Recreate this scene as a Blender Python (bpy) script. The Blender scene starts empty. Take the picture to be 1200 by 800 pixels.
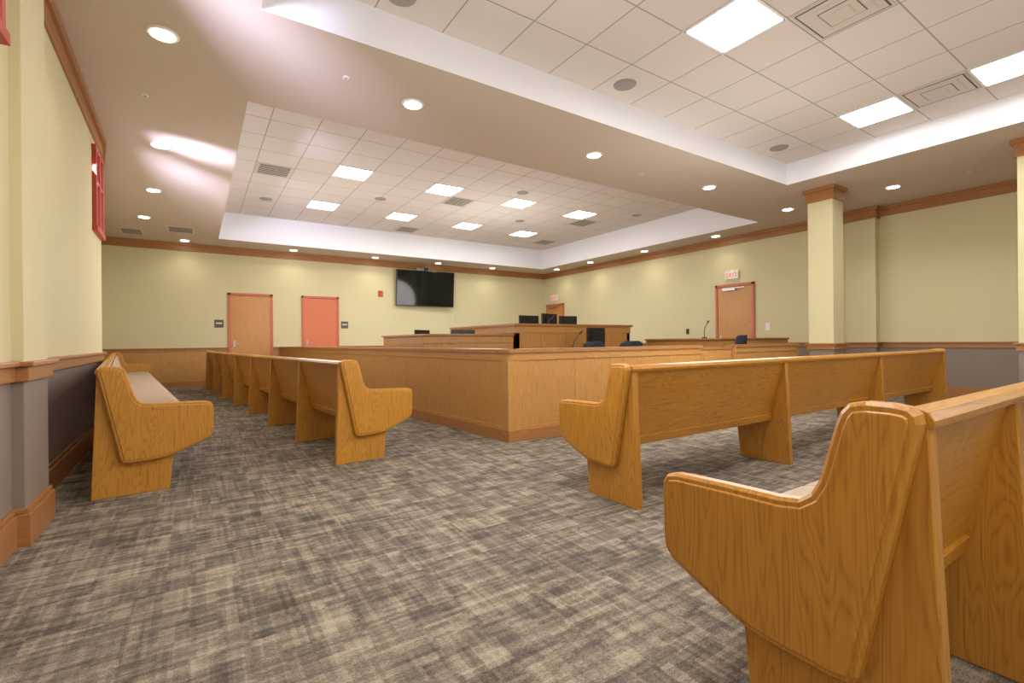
import bpy, bmesh, math, random
from mathutils import Vector, Matrix
random.seed(4)
H=1.05; C=3.55; CT1=4.20; CT2=3.89
scene=bpy.context.scene
scene.view_settings.view_transform='Standard'
scene.view_settings.look='None'
scene.view_settings.exposure=0.1

# ------------------------------------------------------------ materials
def srgb(r,g,b):
    f=lambda c:(c/255/12.92) if c/255<=0.04045 else ((c/255+0.055)/1.055)**2.4
    return (f(r),f(g),f(b),1)
def newmat(name):
    m=bpy.data.materials.new(name); m.use_nodes=True
    nt=m.node_tree; b=nt.nodes['Principled BSDF']; return m,nt,b
def plain(name,col,rough=0.6,metal=0.0,noise=0.03,nscale=8,bump=0.0,spec=0.5):
    m,nt,b=newmat(name)
    b.inputs['Roughness'].default_value=rough; b.inputs['Metallic'].default_value=metal
    b.inputs['Specular IOR Level'].default_value=spec
    tc=nt.nodes.new('ShaderNodeTexCoord'); n=nt.nodes.new('ShaderNodeTexNoise'); n.inputs['Scale'].default_value=nscale
    nt.links.new(tc.outputs['Object'],n.inputs['Vector'])
    mx=nt.nodes.new('ShaderNodeMix'); mx.data_type='RGBA'
    mx.inputs[6].default_value=tuple(c*(1-noise) for c in col[:3])+(1,)
    mx.inputs[7].default_value=tuple(min(1,c*(1+noise)) for c in col[:3])+(1,)
    nt.links.new(n.outputs['Fac'],mx.inputs[0]); nt.links.new(mx.outputs[2],b.inputs['Base Color'])
    if bump>0:
        n2=nt.nodes.new('ShaderNodeTexNoise'); n2.inputs['Scale'].default_value=220
        nt.links.new(tc.outputs['Object'],n2.inputs['Vector'])
        bp=nt.nodes.new('ShaderNodeBump'); bp.inputs['Strength'].default_value=bump; bp.inputs['Distance'].default_value=0.003
        nt.links.new(n2.outputs['Fac'],bp.inputs['Height']); nt.links.new(bp.outputs['Normal'],b.inputs['Normal'])
    return m
def emis(name,col,s):
    m,nt,b=newmat(name)
    b.inputs['Base Color'].default_value=col
    b.inputs['Emission Color'].default_value=col; b.inputs['Emission Strength'].default_value=s
    return m
def wood(name,light,dark,axis='z',rough=0.35,scale=1.0):
    m,nt,b=newmat(name); b.inputs['Roughness'].default_value=rough
    tc=nt.nodes.new('ShaderNodeTexCoord')
    def mapped(sc):
        mp=nt.nodes.new('ShaderNodeMapping'); mp.inputs['Scale'].default_value=sc
        nt.links.new(tc.outputs['Object'],mp.inputs['Vector']); return mp
    s_l,s_c=1.0*scale,8*scale
    sc={'x':(s_l,s_c,s_c),'y':(s_c,s_l,s_c),'z':(s_c,s_c,s_l)}[axis]
    mp=mapped(sc)
    w=nt.nodes.new('ShaderNodeTexNoise'); w.inputs['Scale'].default_value=1.0; w.inputs['Detail'].default_value=2
    w.inputs['Distortion'].default_value=0.3
    nt.links.new(mp.outputs[0],w.inputs['Vector'])
    mult=nt.nodes.new('ShaderNodeMath'); mult.operation='MULTIPLY'; mult.inputs[1].default_value=40
    nt.links.new(w.outputs['Fac'],mult.inputs[0])
    fr=nt.nodes.new('ShaderNodeMath'); fr.operation='PINGPONG'; fr.inputs[1].default_value=1.0
    nt.links.new(mult.outputs[0],fr.inputs[0])
    pw=nt.nodes.new('ShaderNodeMath'); pw.operation='POWER'; pw.inputs[1].default_value=2.2
    nt.links.new(fr.outputs[0],pw.inputs[0])
    f_l,f_c=4.0,150
    sc2={'x':(f_l,f_c,f_c),'y':(f_c,f_l,f_c),'z':(f_c,f_c,f_l)}[axis]
    mp2=mapped(sc2); n2=nt.nodes.new('ShaderNodeTexNoise'); n2.inputs['Scale'].default_value=1.0; n2.inputs['Detail'].default_value=2
    nt.links.new(mp2.outputs[0],n2.inputs['Vector'])
    n3=nt.nodes.new('ShaderNodeTexNoise'); n3.inputs['Scale'].default_value=1.7
    nt.links.new(tc.outputs['Object'],n3.inputs['Vector'])
    pp=nt.nodes.new('ShaderNodeMath'); pp.operation='MULTIPLY'
    nt.links.new(pw.outputs[0],pp.inputs[0]); nt.links.new(n2.outputs['Fac'],pp.inputs[1])
    a=nt.nodes.new('ShaderNodeMath'); a.operation='MULTIPLY'; a.inputs[1].default_value=0.66
    nt.links.new(pp.outputs[0],a.inputs[0])
    a2=nt.nodes.new('ShaderNodeMath'); a2.operation='MULTIPLY_ADD'; a2.inputs[1].default_value=0.55
    nt.links.new(n2.outputs['Fac'],a2.inputs[0]); nt.links.new(a.outputs[0],a2.inputs[2])
    a3=nt.nodes.new('ShaderNodeMath'); a3.operation='MULTIPLY_ADD'; a3.inputs[1].default_value=0.25
    nt.links.new(n3.outputs['Fac'],a3.inputs[0]); nt.links.new(a2.outputs[0],a3.inputs[2])
    a4=nt.nodes.new('ShaderNodeMath'); a4.operation='SUBTRACT'; a4.inputs[1].default_value=0.12; a4.use_clamp=True
    nt.links.new(a3.outputs[0],a4.inputs[0])
    mx=nt.nodes.new('ShaderNodeMix'); mx.data_type='RGBA'
    mx.inputs[6].default_value=light; mx.inputs[7].default_value=dark
    nt.links.new(a4.outputs[0],mx.inputs[0]); nt.links.new(mx.outputs[2],b.inputs['Base Color'])
    return m
def woods(tag,l,d,rough=0.35,scale=1.0):
    return {a:wood('oak_%s_%s'%(tag,a),l,d,a,rough,scale) for a in 'xyz'}
PW=woods('pew',srgb(206,148,60),srgb(146,92,28),0.3)
BW=woods('bar',srgb(200,150,86),srgb(160,108,52),0.4,0.8)
TW=woods('trim',srgb(180,126,76),srgb(140,90,46),0.4)
DW=woods('door',srgb(206,148,78),srgb(176,116,54),0.4,0.8)
WALL=plain('wall_paint_cream',srgb(213,204,164),0.75,noise=0.015,nscale=3,bump=0.05,spec=0.2)
WAIN=plain('wainscot_taupe',srgb(140,126,116),0.6,noise=0.04,nscale=20,bump=0.05,spec=0.3)
SOFF=plain('soffit_paint',srgb(208,193,176),0.85,noise=0.01,spec=0.1)
FASC=plain('tray_fascia_white',srgb(240,240,247),0.7,noise=0.01,spec=0.2)
SALM=plain('door_frame_salmon',srgb(198,104,76),0.45,noise=0.02)
SALD=plain('door_slab_salmon',srgb(208,116,76),0.45,noise=0.02)
RED=plain('window_frame_red',srgb(180,66,52),0.45,noise=0.02)
BLK=plain('black_plastic',srgb(22,22,25),0.35,noise=0.05)
SCR=plain('screen_glass',srgb(10,11,14),0.08,noise=0.02)
CHA=plain('chair_fabric_navy',srgb(30,34,48),0.8,noise=0.1,nscale=60)
MET=plain('brushed_metal',srgb(170,168,162),0.35,0.9,noise=0.05)
WHT=plain('white_enamel',srgb(235,235,232),0.4,noise=0.01)
GRY=plain('grille_grey',srgb(160,152,146),0.6,noise=0.02)
DGRY=plain('vent_slot_dark',srgb(92,86,80),0.6,noise=0.02)
GRYL=plain('vent_frame_grey',srgb(210,200,190),0.5,noise=0.02)
CUS=plain('cushion_fabric_beige',srgb(184,164,146),0.9,noise=0.12,nscale=120,bump=0.3,spec=0.1)
REDT=emis('exit_letters_red',srgb(220,30,20),0.6)
LIT=emis('light_diffuser',(1.0,0.98,0.95,1),27.0)
DLIT=emis('downlight_lens',(1.0,0.95,0.85,1),14.0)
SKY=emis('window_daylight',(0.75,0.83,1.0,1),.35)

def carpet():
    m,nt,b=newmat('carpet_pattern'); b.inputs['Roughness'].default_value=0.95; b.inputs['Specular IOR Level'].default_value=0.1
    N=nt.nodes; L=nt.links
    tc=N.new('ShaderNodeTexCoord')
    def M(op,a,bv=None,c=None):
        n=N.new('ShaderNodeMath'); n.operation=op
        for i,v in enumerate((a,bv,c)):
            if v is None: continue
            if hasattr(v,'links'): L.new(v,n.inputs[i])
            else: n.inputs[i].default_value=v
        return n.outputs[0]
    def noise(sc,scale=1.0,det=2):
        mp=N.new('ShaderNodeMapping'); mp.inputs['Scale'].default_value=sc; L.new(tc.outputs['Object'],mp.inputs['Vector'])
        n=N.new('ShaderNodeTexNoise'); n.inputs['Scale'].default_value=scale; n.inputs['Detail'].default_value=det; L.new(mp.outputs[0],n.inputs['Vector']); return n
    jn=noise((1,1,1),110,1)
    jm=N.new('ShaderNodeVectorMath'); jm.operation='MULTIPLY_ADD'; jm.inputs[1].default_value=(.014,.008,0); 
    L.new(jn.outputs['Color'],jm.inputs[0]); L.new(tc.outputs['Object'],jm.inputs[2])
    tot=None
    for i,(sx,sy,wt) in enumerate([(0.17,0.052,0.19),(0.050,0.15,0.19),(0.36,0.018,0.15),(0.016,0.24,0.16),(0.09,0.020,0.21),(0.28,0.26,0.10)]):
        mp=N.new('ShaderNodeMapping'); mp.inputs['Scale'].default_value=(1/sx,1/sy,0)
        mp.inputs['Location'].default_value=(0.31*i,0.17*i,i*3.7+0.5)
        L.new(jm.outputs[0],mp.inputs['Vector'])
        fl=N.new('ShaderNodeVectorMath'); fl.operation='FLOOR'; L.new(mp.outputs[0],fl.inputs[0])
        wn=N.new('ShaderNodeTexWhiteNoise'); wn.noise_dimensions='3D'; L.new(fl.outputs[0],wn.inputs['Vector'])
        t=M('MULTIPLY',wn.outputs['Value'],wt)
        tot=t if tot is None else M('ADD',tot,t)
    n1=noise((60,200,1),1.0,2); n2=noise((1,1,1),260,2)
    v=M('ADD',tot,M('MULTIPLY',M('SUBTRACT',n1.outputs['Fac'],0.5),0.65))
    v=M('ADD',v,M('MULTIPLY',M('SUBTRACT',n2.outputs['Fac'],0.5),0.80))
    cr=N.new('ShaderNodeValToRGB'); L.new(v,cr.inputs[0])
    e=cr.color_ramp.elements
    e[0].position=0.16; e[0].color=srgb(80,73,67)
    e[1].position=0.86; e[1].color=srgb(178,167,147)
    k=cr.color_ramp.elements.new(0.44); k.color=srgb(115,106,97)
    k=cr.color_ramp.elements.new(0.60); k.color=srgb(140,130,116)
    L.new(cr.outputs[0],b.inputs['Base Color'])
    bp=N.new('ShaderNodeBump'); bp.inputs['Strength'].default_value=0.5; bp.inputs['Distance'].default_value=0.004
    L.new(v,bp.inputs['Height']); L.new(bp.outputs['Normal'],b.inputs['Normal'])
    return m
CARP=carpet()
def tiles(name,ox,oy,base=(230,221,214)):
    m,nt,b=newmat(name); b.inputs['Roughness'].default_value=0.9; b.inputs['Specular IOR Level'].default_value=0.1
    N=nt.nodes; L=nt.links
    tc=N.new('ShaderNodeTexCoord'); mp=N.new('ShaderNodeMapping'); mp.inputs['Location'].default_value=(-ox+0.31+62,-oy+0.31+62,0)
    L.new(tc.outputs['Object'],mp.inputs['Vector'])
    br=N.new('ShaderNodeTexBrick'); br.offset=0; br.squash=1
    br.inputs['Scale'].default_value=1; br.inputs['Brick Width'].default_value=0.62; br.inputs['Row Height'].default_value=0.62
    br.inputs['Mortar Size'].default_value=0.007; br.inputs['Mortar Smooth'].default_value=0.2
    br.inputs['Color1'].default_value=srgb(*base); br.inputs['Color2'].default_value=srgb(*[c-3 for c in base]); br.inputs['Mortar'].default_value=srgb(*[c-60 for c in base])
    L.new(mp.outputs[0],br.inputs['Vector'])
    n=N.new('ShaderNodeTexNoise'); n.inputs['Scale'].default_value=90; n.inputs['Detail'].default_value=3; L.new(tc.outputs['Object'],n.inputs['Vector'])
    mx=N.new('ShaderNodeMix'); mx.data_type='RGBA'; mx.blend_type='MULTIPLY'; mx.inputs[0].default_value=0.12
    L.new(br.outputs['Color'],mx.inputs[6]); L.new(n.outputs['Fac'],mx.inputs[7]); L.new(mx.outputs[2],b.inputs['Base Color'])
    return m
TIL1=tiles('acoustic_tile_far',2.45,9.0); TIL2=tiles('acoustic_tile_near',4.08,2.48)

# ------------------------------------------------------------ mesh builder
class MB:
    def __init__(s): s.v=[]; s.f=[]; s.mi=[]; s.m=[]; s.sm=[]
    def mat(s,m):
        if m not in s.m: s.m.append(m)
        return s.m.index(m)
    def add(s,vs,fs,m,smooth=False):
        o=len(s.v); s.v+= [tuple(v) for v in vs]; k=s.mat(m)
        for f in fs: s.f.append([i+o for i in f]); s.mi.append(k); s.sm.append(smooth)
    def box(s,x0,x1,y0,y1,z0,z1,m,M=None):
        vs=[(x,y,z) for z in (z0,z1) for y in (y0,y1) for x in (x0,x1)]
        if M is not None: vs=[M@Vector(v) for v in vs]
        s.add(vs,[(0,2,3,1),(4,5,7,6),(0,1,5,4),(2,6,7,3),(0,4,6,2),(1,3,7,5)],m)
    def seg(s,p0,p1,z0,z1,n0,n1,m,e0=0,e1=0):
        d=Vector((p1[0]-p0[0],p1[1]-p0[1],0)); Ln=d.length; d.normalize(); n=Vector((-d.y,d.x,0))
        M=Matrix(((d.x,n.x,0,p0[0]),(d.y,n.y,0,p0[1]),(0,0,1,0),(0,0,0,1)))
        s.box(-e0,Ln+e1,n0,n1,z0,z1,m,M)
    def prism(s,poly,x0,x1,m,M=None,inset=0.0):
        n=len(poly)
        def off(poly,d):
            out=[]
            for i in range(n):
                a=Vector(poly[i-1]);b=Vector(poly[i]);c=Vector(poly[(i+1)%n])
                t1=(b-a).normalized();t2=(c-b).normalized()
                nn=Vector((-t1.y,t1.x))+Vector((-t2.y,t2.x))
                if nn.length<1e-6: nn=Vector((-t1.y,t1.x))
                nn.normalize(); out.append((b.x+nn.x*d,b.y+nn.y*d))
            return out
        area=sum(poly[i-1][0]*poly[i][1]-poly[i][0]*poly[i-1][1] for i in range(n))
        if area<0: poly=poly[::-1]
        if inset>0:
            inn=off(poly,inset)
            rings=[[(x0,)+tuple(p) for p in inn],[(x0+inset,)+tuple(p) for p in poly],[(x1-inset,)+tuple(p) for p in poly],[(x1,)+tuple(p) for p in inn]]
        else: rings=[[(x0,)+tuple(p) for p in poly],[(x1,)+tuple(p) for p in poly]]
        vs=[v for r in rings for v in r]; fs=[]
        for k in range(len(rings)-1):
            for i in range(n):
                j=(i+1)%n; fs.append((k*n+i,k*n+j,(k+1)*n+j,(k+1)*n+i))
        fs.append(tuple(range(n))[::-1]); fs.append(tuple((len(rings)-1)*n+i for i in range(n)))
        if M is not None: vs=[M@Vector(v) for v in vs]
        s.add(vs,fs,m)
    def cyl(s,c,r,h,m,seg=20,axis='z',r2=None):
        r2=r if r2 is None else r2; vs=[];fs=[]
        for k,(rr,t) in enumerate(((r,0),(r2,h))):
            for i in range(seg):
                a=2*math.pi*i/seg; p=(rr*math.cos(a),rr*math.sin(a),t)
                if axis=='x': p=(p[2],p[0],p[1])
                if axis=='y': p=(p[1],p[2],p[0])
                vs.append((c[0]+p[0],c[1]+p[1],c[2]+p[2]))
        for i in range(seg):
            j=(i+1)%seg; fs.append((i,j,seg+j,seg+i))
        fs.append(tuple(range(seg))[::-1]); fs.append(tuple(range(seg,2*seg)))
        s.add(vs,fs,m)
    def tube(s,pts,r,m,seg=8):
        vs=[];fs=[];pts=[Vector(p) for p in pts]
        for k,p in enumerate(pts):
            t=(pts[min(k+1,len(pts)-1)]-pts[max(k-1,0)]).normalized()
            a=t.orthogonal().normalized(); b=t.cross(a)
            if k>0:
                a=(pa-t*pa.dot(t)).normalized(); b=t.cross(a)
            pa=a
            for i in range(seg):
                an=2*math.pi*i/seg; vs.append(p+a*math.cos(an)*r+b*math.sin(an)*r)
        for k in range(len(pts)-1):
            for i in range(seg):
                j=(i+1)%seg; fs.append((k*seg+i,k*seg+j,(k+1)*seg+j,(k+1)*seg+i))
        fs.append(tuple(range(seg))[::-1]); fs.append(tuple((len(pts)-1)*seg+i for i in range(seg)))
        s.add(vs,fs,m,True)
    def obj(s,name,bevel=0,loc=None,rot=0,segs=2,parent=None):
        me=bpy.data.meshes.new(name); me.from_pydata(s.v,[],s.f); me.update()
        for m in s.m: me.materials.append(m)
        for p,i,sm in zip(me.polygons,s.mi,s.sm): p.material_index=i; p.use_smooth=sm
        bm=bmesh.new(); bm.from_mesh(me); bmesh.ops.recalc_face_normals(bm,faces=bm.faces); bm.to_mesh(me); bm.free()
        o=bpy.data.objects.new(name,me); scene.collection.objects.link(o)
        if loc: o.location=loc
        o.rotation_euler[2]=rot
        if bevel:
            b=o.modifiers.new('bevel','BEVEL'); b.width=bevel; b.segments=segs; b.limit_method='ANGLE'; b.angle_limit=math.radians(40)
        if parent: o.parent=parent
        return o

# ------------------------------------------------------------ room shell
YB=14.3; XR=10.95; YN=-4.0
L0=(-0.805,YN); L1=(-0.805,3.75); LA=(-0.875,3.75); LB=(-0.95,7.6); LC=(-1.90,YB)
def lx(y):
    if y<3.75: return -0.805
    return LA[0]+(LB[0]-LA[0])*(y-LA[1])/(LB[1]-LA[1])
b=MB(); b.box(-2.6,XR+.3,YN-.3,YB+.3,-.1,0,CARP); b.obj('floor')
def trims(tag,runs,ax,e0=0,e1=0,base=True,crown=None):
    if base:
        b=MB()
        for p0,p1 in runs:
            b.seg(p0,p1,0,0.17,-0.025,0,TW[ax],e0,e1); b.seg(p0,p1,0.17,0.20,-0.014,0,TW[ax],e0,e1)
        b.obj('baseboard_'+tag,0.004)
    b=MB()
    for p0,p1 in runs:
        b.seg(p0,p1,0.865,0.945,-0.022,0,TW[ax],e0,e1); b.seg(p0,p1,0.945,0.97,-0.045,0,TW[ax],e0,e1)
    b.obj('trim_chair_rail_'+tag,0.004)
    b=MB()
    for p0,p1 in (crown or runs):
        b.seg(p0,p1,C-0.19,C-0.03,-0.025,0,TW[ax],e0,e1); b.seg(p0,p1,C-0.06,C,-0.06,0,TW[ax],e0,e1)
    b.obj('trim_crown_'+tag,0.006)
b=MB()
for p0,p1 in ((L0,L1),(LA,LB),(LB,LC)):
    b.seg(p0,p1,0.93,C+.8,0,.15,WALL,0.02,0.02); b.seg(p0,p1,0,.93,0,.15,WAIN,0.02,0.02)
b.obj('wall_left')
trims('left',[(L0,L1),(LA,LB),(LB,LC)],'y')
b=MB(); b.seg((LC[0]-.2,YB),(XR+.15,YB),0,C+.8,0,.15,WALL); b.obj('wall_back')
trims('back',[((LC[0],YB),(.69,YB)),((1.75,YB),(2.45,YB)),((3.47,YB),(XR,YB))],'x',base=False,crown=[((LC[0],YB),(XR,YB))])
b=MB(); bx1=1.88
for x0,x1 in ((LC[0],.69),(1.75,2.45),(3.47,XR)):
    b.box(x0,x1,YB-.018,YB,0.0,0.865,BW['z']); b.box(x0,x1,YB-.04,YB-.018,0.0,0.14,TW['x'])
x=LC[0]+0.3
while x<.6: b.box(x,x+.006,YB-.0195,YB-.018,.14,.865,TW['z']); x+=0.9
b.obj('trim_wainscot_back')
b=MB(); b.seg((XR,YB),(XR,YN),0.93,C+.8,0,.15,WALL); b.seg((XR,YB),(XR,YN),0,.93,0,.15,WAIN); b.obj('wall_right')
trims('right',[((XR,YB),(XR,14.17)),((XR,13.13),(XR,7.22)),((XR,6.18),(XR,4.3)),((XR,3.7),(XR,YN))],'y',crown=[((XR,YB),(XR,YN))])
b=MB(); b.seg((XR+.15,YN),(L0[0]-.15,YN),0.93,C+.8,0,.15,WALL); b.seg((XR+.15,YN),(L0[0]-.15,YN),0,.93,0,.15,WAIN); b.obj('wall_near')
trims('near',[((XR,YN),(L0[0],YN))],'x')

def post(name,x0,x1,y0,y1):
    b=MB(); b.box(x0,x1,y0,y1,0.93,C,WALL); b.box(x0,x1,y0,y1,0,.93,WAIN)
    def band(e,z0,z1): b.box(x0-e,x1+e,y0-e,y1+e,z0,z1,TW['x'])
    band(.025,0,.17); band(.014,.17,.2); band(.022,.865,.945); band(.045,.945,.97); band(.025,C-.22,C-.03); band(.055,C-.06,C)
    return b.obj(name,0.004)
post('trim_pilaster_left',-1.0,-0.755,3.52,4.0)
post('column',8.67,9.05,3.6,3.98)
post('column',8.72,9.10,1.13,1.51)
post('trim_pilaster_right',10.78,XR+.05,3.75,4.25)
b=MB(); b.box(7.22,7.27,YB-.02,YB,.97,C-.19,WALL); b.obj('trim_back_joint')

T1=(0.47,10.07,5.6,13.25); T2=(0.43,8.05,-2.6,4.0)
b=MB()
def sof(x0,x1,y0,y1,top):
    vs=[(x,y,z) for z in (C,top) for y in (y0,y1) for x in (x0,x1)]
    b.add(vs,[(0,2,3,1)],SOFF); b.add(vs,[(4,5,7,6),(0,1,5,4),(2,6,7,3),(0,4,6,2),(1,3,7,5)],FASC)
XL=-2.4; XE=XR+.1; TOP=C+.75
sof(XL,T1[0],T1[2],T1[3],TOP); sof(T1[1],XE,T1[2],T1[3],TOP); sof(XL,XE,T1[3],YB+.1,TOP)
sof(XL,XE,T2[3],T1[2],TOP); sof(XL,T2[0],T2[2],T2[3],TOP); sof(T2[1],XE,T2[2],T2[3],TOP); sof(XL,XE,YN-.1,T2[2],TOP)
b.obj('ceiling')
b=MB(); b.box(T1[0]-.1,T1[1]+.1,T1[2]-.1,T1[3]+.1,CT1,CT1+.04,TIL1); b.obj('ceiling_tiles_far')
b=MB(); b.box(T2[0]-.1,T2[1]+.1,T2[2]-.1,T2[3]+.1,CT2,CT2+.04,TIL2); b.obj('ceiling_tiles_near')

# ------------------------------------------------------------ ceiling fixtures
def panel(x,y,z):
    b=MB(); r=.30
    b.box(-r,r,-r,r,-.004,.0,LIT)
    for s_ in (-1,1):
        b.box(-r-.02,r+.02,s_*r-.012,s_*r+.012,-.012,.0,WHT); b.box(s_*r-.012,s_*r+.012,-r,r,-.012,.0,WHT)
    b.obj('ceiling_light_panel',loc=(x,y,z))
for j in (9.0,11.48):
    for i in range(4): panel(2.45+1.86*i,j,CT1)
for x,y in ((4.08,2.48),(7.18,2.48),(7.18,1.24),(4.08,1.24),(0.98,1.24),(4.08,-1.24),(7.18,-1.24),(.98,-1.24)): panel(x,y,CT2)
def vent(x,y,z,w=.29,d=.29):
    b=MB(); b.box(-w,w,-d,d,-.006,0,GRYL)
    for k in range(4):
        t=1-k*.24
        if t>.05:
            b.box(-w*t*.93,w*t*.93,-d*t*.93,d*t*.93,-.008-.004*k,-.005,DGRY if k%2==0 else GRYL)
            b.box(-w*t*.88,w*t*.88,-d*t*.88,d*t*.88,-.010-.004*k,-.005,GRYL)
    b.obj('ceiling_vent',loc=(x,y,z))
def slotvent(x,y,z,w,d,n=7):
    b=MB(); b.box(-w,w,-d,d,-.008,0,GRYL)
    for k in range(n):
        yy=-d*.8+1.6*d*k/(n-1); b.box(-w*.85,w*.85,yy-.07*d,yy+.05*d,-.011,-.006,DGRY)
    b.obj('ceiling_vent',loc=(x,y,z))
for x,y in ((1.21,9.6),(4.93,9.6),(8.65,9.6),(4.93,12.7),(9.27,12.1)): slotvent(x,y,CT1,.29,.29)
for x,y in ((4.7,1.86),(7.18,1.86)): vent(x,y,CT2)
slotvent(-1.15,13.3,C,.2,.3); slotvent(-.25,12.6,C,.25,.3)
def speaker(x,y,z):
    b=MB(); b.cyl((0,0,-.008),.12,.008,GRY,28,r2=.125); b.cyl((0,0,-.011),.105,.006,GRY,28); b.obj('ceiling_speaker',loc=(x,y,z))
for x,y in ((4.0,3.72),(7.26,3.72),(1.43,3.75)): speaker(x,y,CT2)
for x,y in ((1.3,11.6),(5.8,8.3),(3.4,10.3),(7.1,10.3),(9.3,8.3)): speaker(x,y,CT1)
def down(x,y,power=24):
    b=MB(); seg=28
    b.cyl((0,0,-.012),.105,.012,WHT,seg,r2=.115); b.cyl((0,0,-.016),.085,.006,DLIT,seg)
    o=b.obj('ceiling_downlight',loc=(x,y,C))
    l=bpy.data.lights.new('downlight_lamp','SPOT'); l.energy=power; l.spot_size=math.radians(130); l.spot_blend=.9; l.color=(1,.92,.76); l.shadow_soft_size=.09
    lo=bpy.data.objects.new('lamp',l); scene.collection.objects.link(lo); lo.parent=o; lo.location=(0,0,-.03)
for x in (-.2,1.92,4.49,7.05,9.55): down(x,4.74)
for x,y in ((-.35,7.4),(-.55,9.6),(-.82,11.7)): down(x,y)
for y in (3.1,.8): down(9.65,y)
for y in (6.9,9.1,11.3,13.0): down(10.5,y,20)
for x in (-.2,2.2,4.4,6.4,8.4): down(x,13.85,20)
down(-.1,1.8,15)
def sprinkler(x,y):
    b=MB(); b.cyl((0,0,-.006),.03,.006,WHT,16); b.cyl((0,0,-.016),.009,.012,MET,10); b.obj('ceiling_sprinkler',loc=(x,y,C))
for x,y in ((1.2,4.6),(5.6,4.9),(8.4,4.5),(-.4,6.0),(-.3,3.3),(9.8,2.2)): sprinkler(x,y)

# ------------------------------------------------------------ windows on left wall (clerestory)
def window(n,y0,y1,z0,z1):
    b=MB(); p0=(lx(y0),y0); p1=(lx(y1),y1)
    b.seg(p0,p1,z0,z1,-.01,.0,SKY)
    b.seg(p0,p1,z0-.06,z0,-.05,0,RED,.05,.05); b.seg(p0,p1,z1,z1+.05,-.04,0,RED,.05,.05)
    for k in range(3):
        t=k/2; py=y0+(y1-y0)*t; b.seg((lx(py-.03),py-.03),(lx(py+.03),py+.03),z0,z1,-.04,0,RED)
    mid=z0+(z1-z0)*.6; b.seg(p0,p1,mid-.02,mid+.02,-.035,0,RED)
    b.obj('window_%d'%n,.003)
window(1,6.95,7.5,2.38,3.22)
window(2,2.35,3.3,2.6,3.26)
window(3,-1.5,.5,2.6,3.26)

# ------------------------------------------------------------ doors
def door(n,M,w,h,slab,frame,closer=False,panic=False):
    b=MB(); f=.06
    b.box(-w/2,-w/2+f,0,.04,0,h,frame,M); b.box(w/2-f,w/2,0,.04,0,h,frame,M); b.box(-w/2,w/2,0,.04,h-f,h,frame,M)
    b.box(-w/2+f,w/2-f,0,.022,0.01,h-f,slab,M)
    b.box(-w/2+f,w/2-f,0,.024,h-f-.008,h-f,BLK,M)
    b.box(w/2-f-.1,w/2-f-.05,.02,.03,.98,1.14,MET,M); b.box(w/2-f-.19,w/2-f-.06,.055,.07,1.05,1.07,MET,M); b.box(w/2-f-.085,w/2-f-.065,.03,.07,1.05,1.07,MET,M)
    for z in (.25,1.2,h-.35): b.box(-w/2+f-.006,-w/2+f+.012,.02,.03,z,z+.1,MET,M)
    if closer:
        b.box(-.05,.28,.022,.08,h-f-.1,h-f-.03,MET,M); b.box(-.3,.1,.08,.095,h-f-.06,h-f-.035,MET,M)
    if panic: b.box(-w/2+.12,w/2-.12,.022,.09,1.0,1.08,MET,M)
    b.obj('door_%d'%n,.003)
def Mback(x): return Matrix.Translation((x,YB,0))@Matrix.Rotation(math.pi,4,'Z')
def Mright(y): return Matrix.Translation((XR,y,0))@Matrix.Rotation(math.pi/2,4,'Z')
door(1,Mback(1.22),1.04,2.38,DW['z'],SALM)
door(2,Mback(2.96),1.0,2.38,SALD,SALM)
door(3,Mright(6.7),1.0,2.40,DW['z'],SALM,closer=True,panic=True)
door(4,Mright(13.65),1.0,2.40,DW['z'],SALM,closer=True)
def placard(x,z,m=GRY,s=.1):
    b=MB(); b.box(x-s,x+s,YB-.012,YB,z-s,z+s,m); b.box(x-s*.7,x+s*.7,YB-.014,YB-.01,z-s*.1,z+s*.3,GRYL); b.obj('door_sign',.002)
placard(.5,1.58,DGRY); placard(3.62,1.58,DGRY)
def exitsign(M):
    b=MB(); b.box(-.17,.17,0,.05,-.1,.1,WHT,M); b.box(-.03,.03,0,.03,.1,.13,WHT,M)
    z0,z1=-.055,.055; t=.014; y0,y1=.05,.054
    def bx(x0,x1,a,c): b.box(x0,x1,y0,y1,a,c,REDT,M)
    def glyph(ch,x):
        w=.05
        if ch=='E':
            bx(x+w-t,x+w,z0,z1)
            for zz in (z0,-t/2,z1-t): bx(x,x+w,zz,zz+t)
        if ch=='I': bx(x+w/2-t/2,x+w/2+t/2,z0,z1)
        if ch=='T': bx(x+w/2-t/2,x+w/2+t/2,z0,z1); bx(x,x+w,z1-t,z1)
        if ch=='X':
            for s_ in (-1,1):
                R=M@Matrix.Translation((x+w/2,0,0))@Matrix.Rotation(s_*math.radians(24),4,'Y')
                b.box(-t/2,t/2,y0,y1,z0,z1,REDT,R)
    for ch,x in zip('TIXE',(-.135,-.065,.01,.08)): glyph(ch,x)
    b.obj('exit_sign',.002)
exitsign(Matrix.Translation((XR,6.75,2.62))@Matrix.Rotation(math.pi/2,4,'Z'))
exitsign(Matrix.Translation((XR,13.7,2.62))@Matrix.Rotation(math.pi/2,4,'Z'))
def wallbox(name,x0,x1,y0,y1,z0,z1,m):
    b=MB(); b.box(x0,x1,y0,y1,z0,z1,m)
    cx,cy,cz=(x0+x1)/2,(y0+y1)/2,(z0+z1)/2
    if x1-x0<.05: b.box(x0-.006,x0,cy-.012,cy+.012,cz-.03,cz+.03,m)
    else: b.box(cx-.012,cx+.012,y0-.006,y0,cz-.03,cz+.03,m)
    b.obj(name,.003)
wallbox('light_switch',XR-.012,XR,5.85,5.95,1.25,1.42,WHT)
wallbox('card_reader',XR-.02,XR,8.0,8.08,1.2,1.34,BLK)
wallbox('fire_alarm_pull',4.62,4.76,YB-.03,YB,2.45,2.63,RED)
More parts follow.
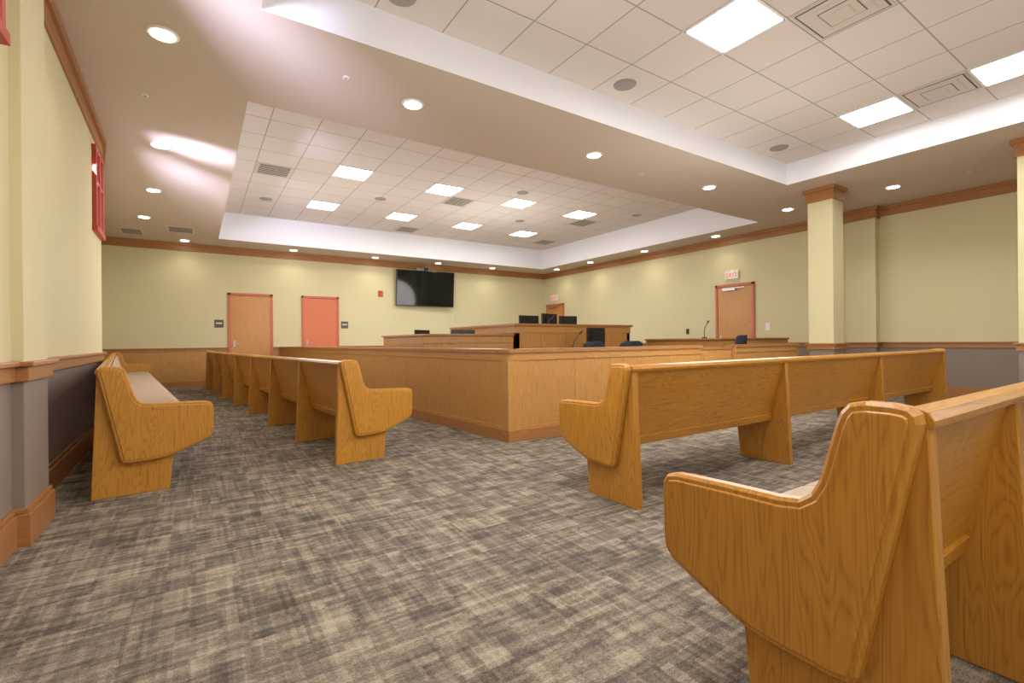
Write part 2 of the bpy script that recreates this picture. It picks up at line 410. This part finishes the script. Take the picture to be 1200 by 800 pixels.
b=MB(); b.box(-.805,-.797,3.0,3.08,.38,.5,WHT)
for z in (.41,.46): b.box(-.797,-.795,3.025,3.055,z-.012,z+.012,GRY)
b.obj('electrical_outlet')

# ------------------------------------------------------------ wall tv
b=MB()
M=Matrix.Translation((6.08,YB-.2,2.74))@Matrix.Rotation(math.radians(-4),4,'Z')@Matrix.Rotation(math.radians(5),4,'X')
b.box(-.95,.95,-.03,.03,-.56,.56,BLK,M); b.box(-.925,.925,-.034,-.028,-.525,.54,SCR,M)
b.box(-.3,.3,.03,.08,-.25,.25,BLK,M); b.box(5.98,6.18,YB-.13,YB,2.6,2.9,BLK)
b.box(-.06,.06,-.06,.05,.57,.66,BLK,M); b.cyl((6.08,YB-.3,3.36),.035,.05,SCR,16,'y')
b.box(-.3,.1,.0,.03,.56,.64,GRY,M)
b.obj('wall_television',.004)

# ------------------------------------------------------------ bar (railing wall)
b=MB(); P0=(1.92,YB-.05); P1=(2.72,4.17); P2=(5.95,4.15)
BH=.97
def barrun(p0,p1,ax,e0=0,e1=0,seam=1.22):
    b.seg(p0,p1,0,BH-.03,0,.12,BW['z'],e0,e1)
    b.seg(p0,p1,BH-.04,BH,-.03,.17,TW[ax],e0,e1)
    b.seg(p0,p1,BH-.12,BH-.04,-.012,.0,BW[ax],e0,e1)
    b.seg(p0,p1,0,.12,-.022,0,TW[ax],e0,e1); b.seg(p0,p1,.12,.15,-.012,0,BW[ax],e0,e1)
    d=Vector((p1[0]-p0[0],p1[1]-p0[1])); L=d.length; d.normalize(); t=L-seam
    while t>0.3:
        q=(p0[0]+d.x*t,p0[1]+d.y*t); q2=(q[0]+d.x*.007,q[1]+d.y*.007)
        b.seg(q,q2,.15,BH-.12,-.0015,0,TW['z']); t-=seam
barrun(P0,P1,'y'); barrun(P1,P2,'x',0,0,.78); barrun((6.78,4.15),(8.64,4.15),'x',0,0,.78)
b.box(2.70,2.86,4.16,4.32,0,BH-.035,BW['z']); b.box(2.69,2.75,4.12,4.2,BH-.04,BH,TW['x'])
b.box(2.695,2.76,4.148,4.22,0,.12,TW['x'])
b.obj('bar_partition',.004)
b=MB(); b.box(0,.79,0,.045,.12,.9,BW['z']); b.box(0,.79,-.012,.057,.9,.94,TW['x']); b.box(.1,.69,-.008,0,.2,.8,BW['x'])
b.cyl((0.02,.022,0.0),.018,.12,MET,12); b.cyl((0.77,.022,0.0),.018,.12,MET,12)
b.obj('swing_gate',.004,loc=(5.97,4.2,0))

# ------------------------------------------------------------ judge bench, clerk desk, witness stand
b=MB()
b.box(4.75,7.65,7.05,7.13,0,1.33,BW['z']); b.box(4.75,4.83,7.05,9.6,0,1.33,BW['z']); b.box(7.57,7.65,7.05,9.6,0,1.33,BW['z'])
b.box(4.70,7.70,7.0,7.38,1.33,1.37,TW['x']); b.box(4.70,5.05,7.38,9.6,1.33,1.37,TW['y']); b.box(7.35,7.70,7.38,9.6,1.33,1.37,TW['y'])
b.box(4.74,7.66,7.035,7.05,1.2,1.33,BW['x']); b.box(4.735,4.75,7.05,9.6,1.2,1.33,BW['y'])
b.box(4.83,7.57,7.13,9.6,0,.35,CARP); b.box(4.83,7.57,7.38,7.9,1.05,1.09,TW['x']); b.box(4.73,7.67,7.03,7.05,0,.14,TW['x'])
x=5.3
while x<7.6: b.box(x,x+.007,7.047,7.05,.14,1.2,TW['z']); x+=.6
b.obj('judge_bench',.004)
b=MB()
b.box(3.0,4.69,7.05,7.12,0,1.15,BW['z']); b.box(3.0,3.08,7.12,9.0,0,1.15,BW['z'])
b.box(2.96,4.69,7.0,7.32,1.15,1.185,TW['x']); b.box(2.96,3.28,7.32,9.0,1.15,1.185,TW['y']); b.box(3.08,4.69,7.12,7.75,.72,.76,TW['x'])
b.box(2.99,4.69,7.035,7.05,1.03,1.15,BW['x']); b.box(2.98,4.69,7.03,7.05,0,.14,TW['x'])
b.obj('clerk_desk',.004)
b=MB()
b.box(8.1,10.5,5.25,5.33,0,1.04,BW['z']); b.box(8.1,8.18,5.33,7.0,0,1.04,BW['z']); b.box(8.05,10.5,5.2,5.5,1.04,1.075,TW['x']); b.box(8.05,8.35,5.5,7.0,1.04,1.075,TW['y'])
b.box(8.08,10.5,5.23,5.25,0,.14,TW['x']); b.box(8.09,10.5,5.235,5.25,.92,1.04,BW['x']); b.box(8.18,10.5,5.33,5.9,.7,.74,TW['x'])
b.obj('witness_stand',.004)
def table(x0,x1,y0,y1):
    b=MB(); b.box(x0,x1,y0,y1,.72,.76,TW['x'])
    b.box(x0+.08,x0+.13,y0+.08,y1-.08,0,.72,BW['z']); b.box(x1-.13,x1-.08,y0+.08,y1-.08,0,.72,BW['z']); b.box(x0+.13,x1-.13,y1-.2,y1-.17,.25,.72,BW['x'])
    b.obj('counsel_table',.004)
table(4.9,7.3,5.95,6.65); table(3.05,4.55,5.6,6.2)

def monitor(x,y,z,w=.46,h=.29,rot=0,lift=.12):
    b=MB(); b.box(-w/2,w/2,-.02,.02,lift,lift+h,BLK); b.box(-w/2+.015,w/2-.015,.019,.023,lift+.02,lift+h-.015,SCR)
    b.box(-w*.3,w*.3,-.04,-.02,lift+.05,lift+h-.06,BLK); b.box(-.03,.03,-.05,-.02,.01,lift+.1,BLK); b.box(-.12,.12,-.11,.08,0,.012,BLK)
    b.obj('computer_monitor',.004,loc=(x,y,z),rot=rot)
monitor(5.5,7.7,1.09,.46,.3,0,.17); monitor(6.05,7.75,1.09,.48,.32,.25,.2); monitor(6.5,7.7,1.09,.42,.3,-.2,.18)
monitor(5.97,6.3,.76,.46,.3,.1,.22); monitor(3.9,7.45,.76,.46,.3,0,.2); monitor(3.5,8.3,.76,.4,.3,.5,.22)
b=MB(); b.box(3.1,3.9,8.0,8.6,.72,.76,TW['x']); b.box(3.12,3.17,8.05,8.55,0,.72,BW['z']); b.box(3.83,3.88,8.05,8.55,0,.72,BW['z']); b.obj('side_desk',.004)
def mic(x,y,z,h=.4,dx=-.1):
    b=MB(); b.cyl((0,0,0),.05,.02,BLK,16); b.tube([(0,0,.01),(0,0,h*.45),(dx*.25,0,h*.7),(dx,0,h)],.006,BLK); b.tube([(dx,0,h),(dx*1.4,0,h+.04)],.014,BLK)
    b.obj('gooseneck_microphone',loc=(x,y,z))
mic(5.3,6.15,.76,.42,.16); mic(8.2,5.65,1.075,.3,.1); mic(5.6,7.2,1.37,.12,.1)
def chair(x,y,rot,top=1.05,z0=0):
    b=MB()
    for k in range(5):
        a=2*math.pi*k/5; b.tube([(0,0,.1),(.28*math.cos(a),.28*math.sin(a),.07)],.02,BLK); b.cyl((.28*math.cos(a)-.0,.28*math.sin(a)-.015,.03),.03,.03,BLK,12,'y')
    b.cyl((0,0,.1),.03,.33,MET,14)
    b.prism([(-.22,.44),(-.2,.5),(0,.52),(.2,.51),(.25,.46),(.22,.42),(-.2,.42)],-.25,.25,CHA,None,.02)
    n=8; vs=[];fs=[]
    rows=[(.56,.19,-.21),(.65,.23,-.24),(.8,.25,-.26),(.93,.24,-.29),(top-.03,.2,-.31),(top,.12,-.32)]
    for th in (0,-.06):
        for z,hw,yy in rows:
            for i in range(n+1):
                t=i/n*2-1; vs.append((hw*t,yy+.06*t*t+th,z))
    R=len(rows); W=n+1
    for L_ in range(2):
        for r in range(R-1):
            for i in range(n):
                a=L_*R*W+r*W+i; fs.append((a,a+1,a+W+1,a+W))
    for r in range(R-1):
        for i in (0,n): a=r*W+i; fs.append((a,a+W,a+W+R*W,a+R*W))
    for i in range(n):
        for r in (0,R-1): a=r*W+i; fs.append((a,a+1,a+1+R*W,a+R*W))
    b.add(vs,fs,CHA,True)
    b.tube([(0,-.1,.43),(0,-.3,.45),(0,-.36,.6),(0,-.34,.75)],.02,BLK)
    for s_ in (-1,1):
        b.tube([(s_*.24,0,.46),(s_*.3,0,.5),(s_*.3,0,.68)],.015,BLK); b.box(s_*.3-.03,s_*.3+.03,-.14,.14,.68,.71,BLK)
    b.obj('office_chair',loc=(x,y,z0),rot=rot)
chair(5.0,5.62,.1,1.04); chair(5.85,5.6,-.1,1.04); chair(7.75,4.95,.3,1.12); chair(3.75,9.15,0.2,1.07)
chair(6.2,8.6,math.pi,1.05,.35)

# ------------------------------------------------------------ pews
ENDP=[(0.0,.865),(.004,.885),(.02,.90),(.05,.905),(.10,.905),(.135,.897),(.153,.875),(.165,.84),(.185,.76),(.20,.705),(.22,.665),(.25,.642),(.30,.635),(.45,.632),(.62,.625),(.655,.615),(.672,.59),(.675,.55),(.672,.42),(.665,.375),(.64,.345),(.55,.305),(.43,.255),(.38,.24),(.30,.232),(.17,.228),(.135,.235),(.12,.26)]
SUPP=[(0.0,.862),(-.035,0.0),(.40,0.0),(.44,.39),(.14,.39),(.045,.862)]
def pew(name,L,stops,loc,rot):
    b=MB(); t=.045
    for x0,sg in ((0,1),(L-t,-1)):
        b.prism(ENDP,x0,x0+t,PW['z'],None,.009)
        inner=[]
        n=len(ENDP)
        for i in range(n):
            a=Vector(ENDP[i-1]);p=Vector(ENDP[i]);c=Vector(ENDP[(i+1)%n])
            t1=(p-a).normalized();t2=(c-p).normalized(); nn=(Vector((t1.y,-t1.x))+Vector((t2.y,-t2.x))).normalized()
            q=p+nn*.02; inner.append((q.x,q.y))
        xo=x0-.006 if sg==1 else x0+t-.004
        b.prism(inner,xo,xo+.010,PW['z'],None,.004)
    xs=[.045]+stops+[L-.045-.05]
    for x in xs: b.prism(SUPP,x,x+.05,PW['z'],None,.004)
    for i in range(len(xs)-1):
        a=xs[i]+.05; c=xs[i+1]
        b.prism([(.015,.85),(.040,.85),(.152,.37),(.127,.37)],a,c,PW['x'])
        b.prism([(.105,.41),(.118,.355),(.165,.365),(.145,.42)],a,c,PW['x'],None,.003)
        b.prism([(.13,.395),(.60,.40),(.615,.385),(.60,.355),(.13,.355)],a,c,PW['x'])
        b.prism([(.14,.40),(.15,.445),(.20,.46),(.55,.465),(.61,.45),(.625,.42),(.61,.40)],a-.05 if i else a,c-.004,CUS,None,.012)
        b.prism([(.140,.47),(.048,.83),(.062,.845),(.085,.83),(.175,.50),(.165,.475)],a-.05 if i else a,c-.004,CUS,None,.01)
    b.prism([(-.008,.852),(-.012,.87),(-.002,.888),(.025,.895),(.052,.888),(.062,.87),(.058,.852)],t,L-t,PW['x'],None,.002)
    b.obj(name,.003,loc=loc,rot=rot)
pew('pew',5.93,[1.88,3.84],(2.22,2.07,0),0)
pew('pew',6.6,[.80,2.3,4.1],(1.27,.365,0),0)
def sidepew(xn,yn,slope,L,nsp):
    d=Vector((slope,-1,0)).normalized()
    rot=math.atan2(d.y,d.x)
    far=Vector((xn,yn,0))-d*L
    sp=L/nsp
    pew('pew',L,[sp*k-.025 for k in range(1,nsp)],(far.x,far.y,0),rot)
sidepew(1.035,4.22,.09,9.2,7)
sidepew(-.56,4.22,.103,9.2,5)

# ------------------------------------------------------------ daylight from clerestory windows onto ceiling, then added fill lights
def wl(y,z,tx,ty,tz,power,size=(.5,.5),spread=45):
    l=bpy.data.lights.new('window_daylight','AREA'); l.shape='RECTANGLE'; l.size=size[0]; l.size_y=size[1]; l.energy=power; l.color=(.68,.66,1.0); l.spread=math.radians(spread)
    o=bpy.data.objects.new('window_daylight',l); scene.collection.objects.link(o)
    o.location=(lx(y)+.08,y,z); o.rotation_euler=(Vector((tx,ty,tz))-Vector(o.location)).to_track_quat('-Z','Y').to_euler()
wl(6.95,2.8,.2,9.2,3.6,10,(.2,.5),35); wl(6.85,2.75,.1,7.4,3.6,6,(.15,.4),35)
wl(2.9,2.9,.7,4.5,3.6,7,(.15,.5),35); wl(2.9,2.9,.1,3.0,3.6,6,(.15,.5),30)
def soft(x,y,z,p,r=.8):  # added soft fill that brightens ceiling and foreground; no fixture in the room
    l=bpy.data.lights.new('fill_light','POINT'); l.energy=p; l.color=(1,.985,.96); l.shadow_soft_size=r
    o=bpy.data.objects.new('fill_light',l); scene.collection.objects.link(o); o.location=(x,y,z)
soft(1.8,2.4,1.8,62); soft(5.5,3.2,1.8,80); soft(6.0,9.8,2.0,140); soft(2.2,10.2,2.0,90); soft(5.5,-1.5,1.9,70); soft(.6,7.6,1.8,30,.5); soft(.6,-1.2,2.0,55)

# ------------------------------------------------------------ world + camera
w=bpy.data.worlds.new('world'); scene.world=w; w.use_nodes=True
w.node_tree.nodes['Background'].inputs[0].default_value=(.7,.8,1,1); w.node_tree.nodes['Background'].inputs[1].default_value=.6
cam=bpy.data.cameras.new('camera'); cam.sensor_width=36; cam.lens=36*560/1200; cam.clip_start=.05
co=bpy.data.objects.new('camera',cam); scene.collection.objects.link(co); scene.camera=co
a=math.radians(33.5); roll=math.radians(.57)
f=Vector((math.sin(a),math.cos(a),0)); r=Vector((math.cos(a),-math.sin(a),0))
r=(r*math.cos(roll)+Vector((0,0,-1))*math.sin(roll)).normalized(); bk=-f; up=bk.cross(r)
co.matrix_world=Matrix(((r.x,up.x,bk.x,0),(r.y,up.y,bk.y,0),(r.z,up.z,bk.z,H),(0,0,0,1)))
